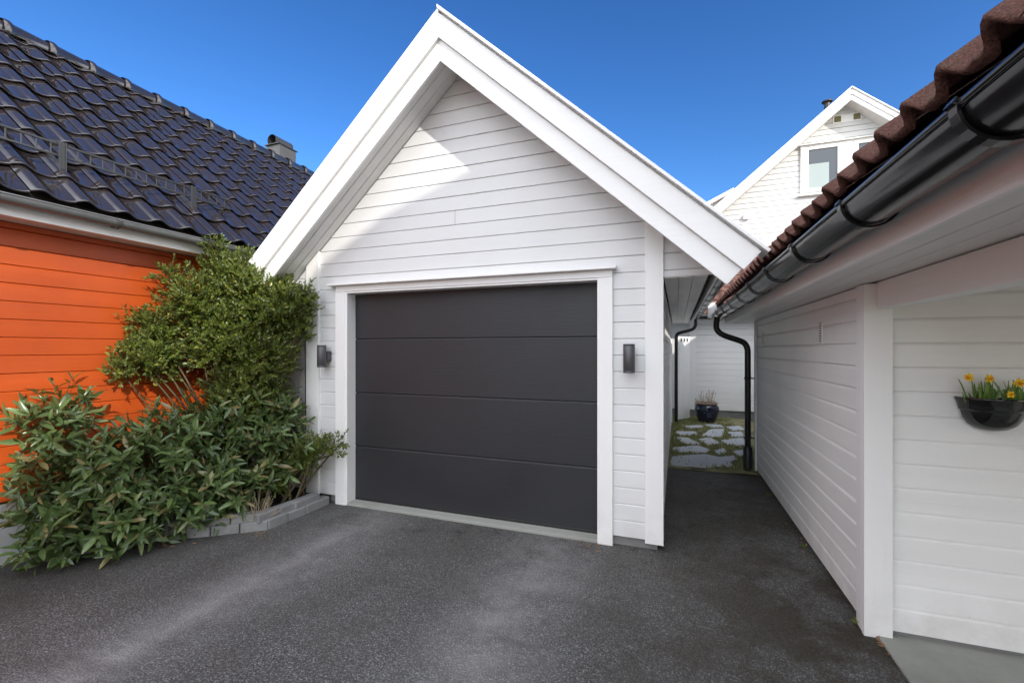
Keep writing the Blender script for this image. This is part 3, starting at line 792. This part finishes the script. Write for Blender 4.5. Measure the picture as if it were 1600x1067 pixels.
tiles(m, lambda u, v, h: (u, 10.6 + math.cos(A_)*v - math.sin(A_)*h, 2.33 + math.sin(A_)*v + math.cos(A_)*h), -3., 6., 3.80, .30, .36, lambda x: 1.5*roman(x), 12, .024, .02, 0, .004)
fb(m, 'wing_roof', M['concrete_tile'], fix=False)
m = MB(); m.prism([(-3, 10.72, 2.25), (-3, 13.9, 4.2), (-3, 13.9, 2.25)], (9.1, 0, 0)); fb(m, 'roof_deck', M['dark_void'])

# gate leaf beside the far downpipe
gt = empty('garden_gate', (.013, 10.15, .04), math.atan2(.42, .24), label='white boarded gate leaf standing open at the far end of the passage', cat='gate')
m = MB()
for k in range(4): m.box(k*.121, k*.121+.118, -.012, .012, .0, 1.78)
m.build('board', M['trim_z'], gt, .003)
for z in (.25, 1.4):
    m = MB(); m.box(0, .48, .013, .035, z, z+.1); m.build('rail', M['trim_x'], gt, .003)
for k in range(3):
    m = MB(); x = .10+k*.121
    m.tube([(x, -.013, 1.745), (x, -.03, 1.74), (x, -.036, 1.70), (x, -.03, 1.665)], [.007,.009,.012,.006], 8); m.build('hook', M['black_plastic'], gt)
# panel between red house and garage
pn = empty('fence_panel', (-3.97, 3.70, 0), label='white fence panel in the gap between red house and garage', cat='fence')
m = MB()
for k in range(5): m.box(-.27+k*.11, -.27+k*.11+.1085, 0, .02, .05, 2.06)
m.build('board', M['trim_z'], pn, .003)
for z in (.3, 1.7):
    m = MB(); m.box(-.30, .28, .021, .06, z, z+.08); m.build('rail', M['trim_x'], pn, .003)

# =================================================================== PLANTING BED
bed = [(-3.30,3.59),(-3.262,3.495),(-3.266,3.256),(-3.286,2.853),(-3.622,2.59),(-3.926,2.385),(-4.02,2.155),(-4.297,1.952),(-4.56,1.78)]
pw = MB()
def along(path, step):
    out = []; P = [Vector(p) for p in path]
    for i in range(len(P)-1):
        L = (P[i+1]-P[i]).length; n = max(1, round(L/step))
        for k in range(n): out.append((P[i].lerp(P[i+1], k/n), P[i].lerp(P[i+1], (k+1)/n)))
    return out
main = [(-3.275,3.56),(-3.27,3.256),(-3.30,2.86),(-3.63,2.585),(-3.93,2.38),(-4.10,2.155),(-4.30,1.96),(-4.55,1.80)]
for course in range(2):
    path = [Vector(p) for p in main]
    segs = along(path, .205)
    off = .0 if course == 0 else -.028
    for i, (p, q) in enumerate(segs):
        d = (q-p); 
        if course: 
            p = p + d*.35; q = q + d*.35
        d = d.normalized(); nn = Vector((-d.y, d.x))      # outward sign fixed below
        if nn.x < 0: nn = -nn
        if nn.y > 0 and abs(nn.y) > abs(nn.x): nn = -nn
        j = rnd.uniform(-.006, .006); w0 = .10
        o_ = nn*(off+j); gp = .004
        a0 = p + d*gp + o_; a1 = q - d*gp + o_; b1 = a1 - nn*w0; b0 = a0 - nn*w0
        z0 = -.02 + course*.082; z1 = z0 + .078 + (.02 if course == 0 else 0) + rnd.uniform(-.004, .004)
        pw.prism([(a0.x,a0.y,z0+.003), (a1.x,a1.y,z0+.003), (b1.x,b1.y,z0+.003), (b0.x,b0.y,z0+.003)], (0,0,z1-z0-.003))
pw_o = pw.build('planter_wall', M['block'], bevel=.009)
pw_o.location = (0,0,0)
tag(pw_o, 'low two course grey concrete block edging round the planting bed', 'garden wall')
so = MB(); so.add([(p[0]-.03, p[1]+.02, .06) for p in main] + [(-4.56, 3.9, .06), (-3.4, 3.9, .06)], [tuple(range(10))])
tag(so.build('soil', M['soil']), kind='structure', label='dark soil of the planting bed')

# ------------------------------------------------------------------ shrubs
def rv(s=1.): return Vector((rnd.gauss(0,1), rnd.gauss(0,1), rnd.gauss(0,1)))*s
def leaf_big(mb, p, d, n, L, Wd, curl):
    d = d.normalized(); s = d.cross(n).normalized(); n = s.cross(d).normalized()
    vs = [p]; prof = [(.22,.78), (.5,1.), (.78,.68)]
    fold = .22
    for t, w in prof:
        c = p + d*(L*t) - n*(curl*L*t*t)
        vs += [c - s*(Wd*w*.5) + n*(Wd*w*fold), c, c + s*(Wd*w*.5) + n*(Wd*w*fold)]
    vs.append(p + d*L - n*(curl*L))
    mb.add(vs, [(0,2,1),(0,3,2),(1,2,5,4),(2,3,6,5),(4,5,8,7),(5,6,9,8),(7,8,10),(8,9,10)], True)
def leaf_small(mb, p, d, n, L, Wd):
    d = d.normalized(); s = d.cross(n).normalized(); n = s.cross(d).normalized()
    c = p + d*(L*.55); f = Wd*.15
    mb.add([p, c - s*Wd*.5 + n*f, p + d*L, c + s*Wd*.5 + n*f, p+d*L*.5], [(0,4,1),(1,4,2),(0,3,4),(4,3,2)], True)
def clampx(p, lim):
    if p.x < lim: p.x = lim + rnd.uniform(0, .04)
    return p
def limit(p):
    # stay clear of the red wall and of the garage front
    p.x = max(p.x, RX + .03 + rnd.uniform(0, .03))
    if p.y > 3.52 and p.x > -3.62: p.y = 3.52 - rnd.uniform(0, .05)
    if p.y > 3.85: p.y = 3.85 - rnd.uniform(0, .1)
    p.z = max(p.z, .02 + rnd.uniform(0, .02)); return p

def shrub(name, label, base, blobs, nshoot, kind, mat):
    root = empty(name, base, label=label, cat='shrub'); B = Vector(base)
    fo = MB(); st = MB()
    tot = sum(b[3]**2 for b in blobs)
    # main limbs
    for (x, y, z, r) in blobs:
        c = Vector((x, y, z)); b0 = B + Vector((rnd.uniform(-.12,.12), rnd.uniform(-.12,.12), 0))
        m1 = b0.lerp(c, .5) + rv(.05) + Vector((0,0,.06))
        st.tube([q - B for q in smooth_path([b0, m1, c], 5)], [.013-.008*i/10 for i in range(11)], 6)
    for (x, y, z, r) in blobs:
        c = Vector((x, y, z)); n = int(nshoot*r*r/tot)
        for i in range(n):
            dirn = rv().normalized()
            rad = r*(rnd.random()**.38)*(1+.5*noise.noise(c*3+dirn*1.8))
            p = c + dirn*rad
            p = limit(p)
            outer = rad/r
            # shoots grow up and away from the wall
            ax = (dirn*.8 + Vector((.22,-.12,.55)) + rv(.28)).normalized()
            if kind == 'laurel':
                Ls = rnd.uniform(.07,.16); nl = rnd.randint(5,8)
                for k in range(nl):
                    t = .15 + .85*k/(nl-1); q = p + ax*(Ls*t)
                    ang = k*2.4 + i; ortho = ax.orthogonal().normalized(); o2 = ax.cross(ortho)
                    side = ortho*math.cos(ang) + o2*math.sin(ang)
                    up = .35 + .75*t
                    ld = (side*(1.15-.5*t) + ax*up + Vector((0,0,-.12)) + rv(.12)).normalized()
                    L = rnd.choice((rnd.uniform(.06,.10), rnd.uniform(.09,.145), rnd.uniform(.09,.145)))*(1.-.25*(k == nl-1)); q = limit(q)
                    tip = q + ld*L
                    if tip.x < RX+.02 or (tip.y > 3.56 and tip.x > -3.62): continue
                    if tip.z < .0: ld.z = abs(ld.z)
                    nrm = (ax*1.0 - side*.25 + Vector((0,0,.35)) + rv(.2)).normalized()
                    leaf_big(fo, q - B, ld, nrm, L, L*rnd.uniform(.23,.33), rnd.uniform(.0,.28))
            else:
                Ls = rnd.uniform(.05,.13); nl = rnd.randint(8,13)
                for k in range(nl):
                    t = k/(nl-1); q = limit(p + ax*(Ls*t))
                    ang = k*2.2 + i; ortho = ax.orthogonal().normalized(); o2 = ax.cross(ortho)
                    side = ortho*math.cos(ang) + o2*math.sin(ang)
                    ld = (side*(1.1-.6*t) + ax*(.4+.7*t) + rv(.18)).normalized(); L = rnd.uniform(.026,.050)
                    tip = q + ld*L
                    if tip.x < RX+.02 or (tip.y > 3.56 and tip.x > -3.62): continue
                    nrm = (ax - side*.3 + Vector((0,0,.3)) + rv(.3)).normalized()
                    leaf_small(fo, q - B, ld, nrm, L, L*rnd.uniform(.40,.52))
            if outer > .55 and rnd.random() < .6:
                st.tube([p - B, p + ax*Ls - B], [.0028, .0015], 4, False)
    fo.build('foliage', mat, root, fix=False); st.build('stem', M['stem'], root)
    return root

shrub('laurel_shrub', 'broad dark green laurel with long glossy leaves spilling over the block edging', (-4.05, 2.55, .06), [
 (-4.33,1.86,.98,.17), (-4.40,2.02,1.08,.15), (-4.22,1.99,.58,.24), (-4.10,2.25,.58,.29), (-3.98,2.20,.24,.26), (-4.0,2.66,.72,.31),
 (-3.86,2.66,.30,.30), (-3.95,3.15,.86,.34), (-3.66,3.22,.60,.27), (-4.20,2.02,.20,.22), (-4.33,1.92,.38,.19), (-3.72,2.86,.32,.25),
 (-4.12,2.52,.84,.18), (-3.72,3.3,.90,.22), (-4.22,1.86,.16,.14), (-4.40,1.86,.70,.12)], 1150, 'laurel', M['laurel'])
shrub('evergreen_bush', 'tall small leaved evergreen bush between the red wall and the garage', (-3.98, 3.2, .06), [
 (-4.15,3.14,2.24,.21), (-4.07,3.30,2.38,.14), (-4.24,2.86,2.02,.20), (-3.88,3.28,1.97,.30), (-3.62,3.40,1.95,.20), (-4.10,3.08,1.60,.28),
 (-3.84,3.22,1.50,.27), (-4.34,2.52,1.45,.16), (-4.37,2.63,1.72,.15), (-3.92,3.12,1.12,.28), (-3.54,3.44,1.76,.10),
 (-4.33,2.68,1.50,.18), (-3.98,3.22,2.16,.20), (-4.44,2.52,1.80,.06), (-4.34,2.72,2.22,.07), (-4.16,3.02,2.50,.06), (-3.76,3.46,2.22,.07), (-4.42,2.38,1.36,.07), (-4.40,2.42,1.56,.05), (-4.2,3.02,1.85,.22), (-3.50,3.44,2.06,.08)], 4600, 'holly', M['holly'])
shrub('low_evergreen_shrub', 'low small leaved shrub reaching across the left door trim', (-3.52, 3.3, .06), [
 (-3.47,3.34,.47,.15), (-3.37,3.36,.53,.11), (-3.24,3.40,.59,.08), (-3.12,3.43,.62,.055), (-3.02,3.44,.66,.035), (-3.58,3.25,.34,.15), (-3.14,3.44,.53,.05)], 330, 'holly', M['holly'])

# dried perennial by the edging
dpl = empty('dried_plant', (-3.42, 2.86, .06), label='clump of bare dry stalks behind the block edging', cat='plant')
m = MB()
for i in range(46):
    a_ = rnd.uniform(0, 6.28); t = rnd.uniform(.1, 1); h = rnd.uniform(.08, .30)*(1.1-.4*t)
    p0 = Vector((math.cos(a_)*.05*t, math.sin(a_)*.05*t, 0)); p2 = Vector((math.cos(a_)*.20*t, math.sin(a_)*.20*t, h))
    m.tube([p0, p0.lerp(p2, .5)+rv(.012), p2], [.0028,.0022,.0013], 5)
m.build('stalk', M['dry_stem'], dpl)

# fallen leaves by the edging and the post
lf = MB()
for (cx, cy, n, sp) in ((-3.80,2.35,30,.12), (-3.3,2.75,10,.1), (1.0,2.84,12,.05), (.93,4.2,26,.35), (-.62,3.5,14,.1), (-2.6,3.5,8,.2)):
    for i in range(n):
        x = cx + rnd.gauss(0, sp)*(1 if cx < .9 else .12); y = cy + rnd.gauss(0, sp)*(1 if cx > .9 else .35)
        a_ = rnd.uniform(0, 6.28); L = rnd.uniform(.012,.045); w = L*.35; z = .006
        d = Vector((math.cos(a_), math.sin(a_), 0)); s = Vector((-d.y, d.x, 0)); c = Vector((x, y, z))
        lf.add([c-d*L*.5, c-s*w*.5+Vector((0,0,.006)), c+d*L*.5+Vector((0,0,rnd.uniform(0,.012))), c+s*w*.5+Vector((0,0,.004))], [(0,1,2,3)])
tag(lf.build('leaf_litter', M['dry_leaf'], fix=False), 'brown fallen leaves lying along the edges of the asphalt', 'leaf litter', kind='stuff')
# little weeds at the foot of the right wall
for i, (x, y, lab) in enumerate([(.925,4.05,'tiny green weed at the foot of the right wall, nearer the corner post'), (.905,5.35,'tiny green weed at the foot of the right wall by the downpipe'), (.945,3.02,'tiny weed at the foot of the white corner post')]):
    m = MB()
    for k in range(16):
        a_ = rnd.uniform(0, 6.28); d = Vector((math.cos(a_), math.sin(a_), rnd.uniform(.3,1.2)))
        leaf_small(m, Vector((0,0,.0))+rv(.008), d, Vector((0,0,1)), rnd.uniform(.02,.05), .012)
    o = m.build('weed', M['holly'], fix=False); o.location = (x, y, .004); tag(o, lab, 'weed', 'weeds along the right wall')

# =================================================================== BLUE POT
pt = empty('flower_pot', (.585, 10.2, .005), label='dark blue glazed round pot with terracotta rim by the far wall', cat='flower pot')
m = MB(); m.lathe([(0,.012),(.15,.012),(.158,.02),(.175,.06),(.215,.16),(.238,.25),(.24,.30),(.228,.345),(.205,.375),(.185,.39)], (0,0,0), 40); m.build('pot_body', M['glaze_navy'], pt)
m = MB(); m.lathe([(.184,.388),(.20,.392),(.215,.402),(.215,.418),(.20,.424),(.175,.42),(.17,.38)], (0,0,0), 40); m.build('rim', M['terracotta'], pt)
m = MB(); m.lathe([(0,0),(.165,0),(.185,.014),(.18,.018),(.15,.01)], (0,0,0), 40); m.build('saucer', M['terracotta'], pt)
m = MB(); m.lathe([(0,.395),(.18,.39)], (0,0,0), 24); m.build('soil_fill', M['soil'], pt)
dd = empty('dried_plant', (.585, 10.2, .395), label='dead brown stalks and seed heads standing in the blue pot', cat='plant')
m = MB(); hd = m
for i in range(34):
    a_ = rnd.uniform(0, 6.28); t = rnd.random()**.6; h = rnd.uniform(.08,.30)
    p0 = Vector((math.cos(a_)*.14*t, math.sin(a_)*.14*t, 0)); p2 = Vector((math.cos(a_)*.22*t, math.sin(a_)*.22*t, h))
    m.tube([p0, p0.lerp(p2,.5)+rv(.01), p2], [.004,.003,.002], 5)
    hd.lathe([(0,-.012),(.007,-.004),(.008,.006),(0,.014)], p2, 6)
for i in range(24):
    a_ = rnd.gauss(3.1, .5); c = Vector((math.cos(a_)*.23, math.sin(a_)*.23, rnd.uniform(-.03,.04)))
    leaf_small(hd, c, rv(), Vector((0,0,1)), rnd.uniform(.04,.09), .03)
for i in range(26):
    a_ = rnd.uniform(0, 6.28); c = Vector((math.cos(a_)*.17, math.sin(a_)*.17, rnd.uniform(0,.05)))
    leaf_small(hd, c, rv(), Vector((0,0,1)), rnd.uniform(.03,.06), .025)
m.build('stalk', M['dry_stem'], dd)

# =================================================================== WALL POT WITH DAFFODILS
PX, PY, PZ = 1.487, 2.952, 1.308
wp = empty('wall_planter', (PX, PY, PZ), R(.6), label='glossy black half bowl planter fixed to the white wall', cat='planter')
m = MB(); pr = []
out = [(.0,-.168),(.03,-.166),(.065,-.155),(.095,-.132),(.112,-.10),(.122,-.066),(.1225,-.062),(.129,-.060),(.130,-.05),(.134,-.03),(.143,-.008),(.146,.0),(.143,.004),(.136,.001),(.128,-.02),(.12,-.05)]
m.lathe(out, (0,0,0), 36, math.pi, 2*math.pi, 1., .92)
m.add([(r*s, 0, z) for r, z in out[:12] for s in (-1, 1)], [(2*i, 2*i+1, 2*i+3, 2*i+2) for i in range(11)])
m.build('bowl', M['glaze_black'], wp)
m = MB()
n = 24; m.add([(0,-.001,-.022)] + [(.127*math.cos(math.pi+math.pi*k/n), .117*math.sin(math.pi+math.pi*k/n)-.001, -.022) for k in range(n+1)], [(0, k+1, k+2) for k in range(n)])
m.build('soil_fill', M['soil'], wp)
def strap(mb, p, d, L, w):
    p = Vector(p); d = Vector(d).normalized(); s = d.cross(Vector((rnd.uniform(-1,1), -1, .1))).normalized(); pts = []
    bend = rv(.12*L); 
    for k, (t, ww) in enumerate(((0,.7),(.35,1),(.7,.9),(.92,.55),(1,.08))):
        c = p + d*(L*t) + bend*t*t; pts += [c-s*w*ww*.5, c+s*w*ww*.5]
    mb.add(pts, [(2*i, 2*i+1, 2*i+3, 2*i+2) for i in range(4)], True)
def flower(name_parent, c, face, s=1.):
    face = Vector(face).normalized(); a = face.orthogonal().normalized(); b = face.cross(a); c = Vector(c)
    m = MB()
    for k in range(6):
        an = k*math.pi/3 + (.15 if k % 2 else 0); d = a*math.cos(an)+b*math.sin(an)
        leaf_big(m, c + d*.002, d + face*(.15 if k % 2 else -.05), face, .021*s, .014*s, -.1)
    m.build('petal', M['petal'], name_parent, fix=False)
    m = MB(); n = 12; vs = []
    for t, r in ((0,.004),(.4,.006),(.8,.0065),(1,.0085)):
        for k in range(n):
            an = 2*math.pi*k/n; rr = r*s*(1+(.12*math.cos(an*6) if t == 1 else 0)); vs.append(c + face*(.016*s*t) + (a*math.cos(an)+b*math.sin(an))*rr)
    m.add(vs, [(i*n+k, i*n+(k+1) % n, (i+1)*n+(k+1) % n, (i+1)*n+k) for i in range(3) for k in range(n)], True)
    m.build('trumpet', M['trumpet'], name_parent, fix=False)
def daff(label, loc_, spread, nl, flowers):
    r = empty('daffodils', loc_, label=label, cat='flowers', group='daffodils in the black wall planter')
    m = MB()
    for i in range(nl):
        p = (rnd.gauss(0, spread[0]), rnd.gauss(0, spread[1]), 0); 
        strap(m, p, (rnd.gauss(p[0]*2.5,.10), rnd.gauss(-.05,.12), 1), rnd.uniform(.05,.115), rnd.uniform(.007,.011))
    m.build('leaf', M['daff_leaf'], r, fix=False)
    st = MB()
    for (c, f, s) in flowers:
        c = Vector(c); base = Vector((c.x*.45, c.y*.4, 0)); fv = Vector(f).normalized()
        st.tube(smooth_path([base, base.lerp(c, .6)+Vector((0,0,.012)), c - fv*.012 + Vector((0,0,.004)), c], 5), .0022, 6)
        flower(r, c, f, s)
    st.build('stalk', M['daff_leaf'], r)
daff('yellow daffodils with green leaves at the left end of the wall planter', (PX-.055, PY-.06, PZ-.022), (.028,.018), 46,
     [((-.066,-.02,.128), (-.7,-.6,-.1), 1.05), ((.005,-.02,.122), (.35,-.75,.1), 1.15)])
daff('yellow daffodils with shorter leaves toward the right end of the wall planter', (PX+.075, PY-.06, PZ-.022), (.036,.018), 50,
     [((-.012,-.02,.105), (-.1,-.95,-.25), 1.15), ((-.056,-.045,.048), (.1,-.9,.25), .85), ((.07,-.02,.11), (.4,-.8,.1), 1.)])

# =================================================================== NEIGHBOUR HOUSE BEHIND THE VIEWER (casts the shade)
NX, NY = 5.1, -3.4
nh = empty('neighbour_house', (NX, NY, 0), math.atan2(.773, .634), label='pale gabled house standing behind the viewer across the drive', cat='house')
m = MB()
# local x runs along the facade, local -y away from the yard ; profile in (w, z)
prof = [(-2.9,6.10), (-2.16,6.91), (-1.39,7.60), (0,9.06), (.5,9.13), (1.1,9.02), (1.35,8.82), (2.75,7.4)]
DP = -6
m.box(-2.6, 2.55, DP, 0, -.1, 6.1)
m.prism([(-2.6, 0, 6.1), (2.55, 0, 6.1), (2.55, 0, 7.), (1.1, 0, 8.7), (-.0, 0, 8.75), (-2.6, 0, 6.2)], (0, DP, 0))
m.build('wall', M['white_x'], nh)
m = MB()
m.prism([(w_, .02, z_) for w_, z_ in prof] + [(2.65, .02, 7.2), (1.3, .02, 8.6), (1.05, .02, 8.8), (.5, .02, 8.92), (.05, .02, 8.85), (-1.39, .02, 7.38), (-2.8, .02, 5.95)], (0, DP, 0))
m.build('roof', M['concrete_tile'], nh)
for (x0, x1, z0, z1) in ((-1.6,-.5,1.0,2.2), (1.6,2.8,1.0,2.2), (-1.4,-.3,3.6,4.8), (1.4,2.6,3.6,4.8)):
    m = MB(); m.box(x0, x1, .005, .05, z0, z1); f = m.build('window', M['trim_z'], nh, .004)
    m = MB(); m.box(x0+.09, x1-.09, .045, .056, z0+.09, z1-.09); m.build('pane', M['glass'], f)
m = MB(); m.box(.2, 1.15, .005, .05, .05, 2.1); m.build('door', M['door'], nh, .004)

# =================================================================== LIGHT, SKY, CAMERA
S = Vector((1.219, -1., .951)).normalized()
az = math.atan2(S.x, S.y); el = math.asin(S.z)
FILL_CLOUD = 22.
wd = bpy.data.worlds.new('World'); sc.world = wd; wd.use_nodes = True
nt = wd.node_tree; bg = nt.nodes['Background']
sk = nt.nodes.new('ShaderNodeTexSky'); sk.sky_type = 'NISHITA'; sk.sun_disc = False
sk.sun_elevation = el; sk.sun_rotation = az; sk.air_density = 1.0; sk.dust_density = 1.0; sk.ozone_density = 3.0; sk.altitude = 50
gm = nt.nodes.new('ShaderNodeGamma'); gm.inputs[1].default_value = 1.35
hs = nt.nodes.new('ShaderNodeHueSaturation'); hs.inputs['Saturation'].default_value = 1.2
hs.inputs['Value'].default_value = 1.02
nt.links.new(sk.outputs[0], hs.inputs['Color']); nt.links.new(hs.outputs[0], gm.inputs[0]); 
# white clouds added to the sky outside the view, to brighten the shaded walls
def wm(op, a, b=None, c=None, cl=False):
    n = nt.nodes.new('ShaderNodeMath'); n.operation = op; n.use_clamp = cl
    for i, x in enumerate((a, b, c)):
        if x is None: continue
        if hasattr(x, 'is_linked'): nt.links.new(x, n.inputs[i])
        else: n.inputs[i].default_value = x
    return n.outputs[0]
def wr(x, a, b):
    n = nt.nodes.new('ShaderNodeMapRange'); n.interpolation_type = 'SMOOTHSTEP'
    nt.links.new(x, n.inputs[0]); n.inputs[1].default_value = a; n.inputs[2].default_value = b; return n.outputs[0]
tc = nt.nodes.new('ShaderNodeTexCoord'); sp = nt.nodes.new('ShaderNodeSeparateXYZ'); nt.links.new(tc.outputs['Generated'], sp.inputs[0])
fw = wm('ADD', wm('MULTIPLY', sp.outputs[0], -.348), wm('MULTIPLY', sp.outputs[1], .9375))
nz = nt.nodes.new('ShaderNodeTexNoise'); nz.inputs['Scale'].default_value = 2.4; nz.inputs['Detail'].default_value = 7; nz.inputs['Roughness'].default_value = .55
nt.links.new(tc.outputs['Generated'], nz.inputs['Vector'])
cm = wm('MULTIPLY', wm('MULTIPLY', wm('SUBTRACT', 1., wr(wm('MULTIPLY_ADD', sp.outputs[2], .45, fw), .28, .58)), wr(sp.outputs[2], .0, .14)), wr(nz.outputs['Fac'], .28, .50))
cv = wm('MULTIPLY_ADD', nz.outputs['Fac'], FILL_CLOUD*.9, FILL_CLOUD*.5)
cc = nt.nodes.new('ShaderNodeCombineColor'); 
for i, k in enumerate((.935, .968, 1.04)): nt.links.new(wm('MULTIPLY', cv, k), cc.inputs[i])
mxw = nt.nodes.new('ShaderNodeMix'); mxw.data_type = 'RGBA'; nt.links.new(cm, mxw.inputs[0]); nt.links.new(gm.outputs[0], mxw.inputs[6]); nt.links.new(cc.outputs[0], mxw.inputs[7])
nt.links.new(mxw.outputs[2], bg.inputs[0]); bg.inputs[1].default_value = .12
su = bpy.data.lights.new('sun', 'SUN'); su.energy = 3.7; su.angle = R(.5); su.color = (1., .96, .89)
so_ = bpy.data.objects.new('sun', su); col.objects.link(so_); so_.rotation_euler = S.to_track_quat('Z', 'Y').to_euler(); so_.location = S*40
cam = bpy.data.cameras.new('camera'); co = bpy.data.objects.new('camera', cam); col.objects.link(co)
co.location = (0, 0, 1.555); co.rotation_euler = (R(90), 0, math.atan(258/695.))
cam.sensor_width = 36; cam.lens = 36*695/1600.; cam.shift_y = 11.5/1600; cam.clip_end = 1000; cam.clip_start = .05
sc.camera = co
vs_ = sc.view_settings; vs_.view_transform = 'Standard'; vs_.look = 'None'; vs_.gamma = 1; vs_.exposure = .22
sc.cycles.max_bounces = 8; sc.cycles.diffuse_bounces = 5
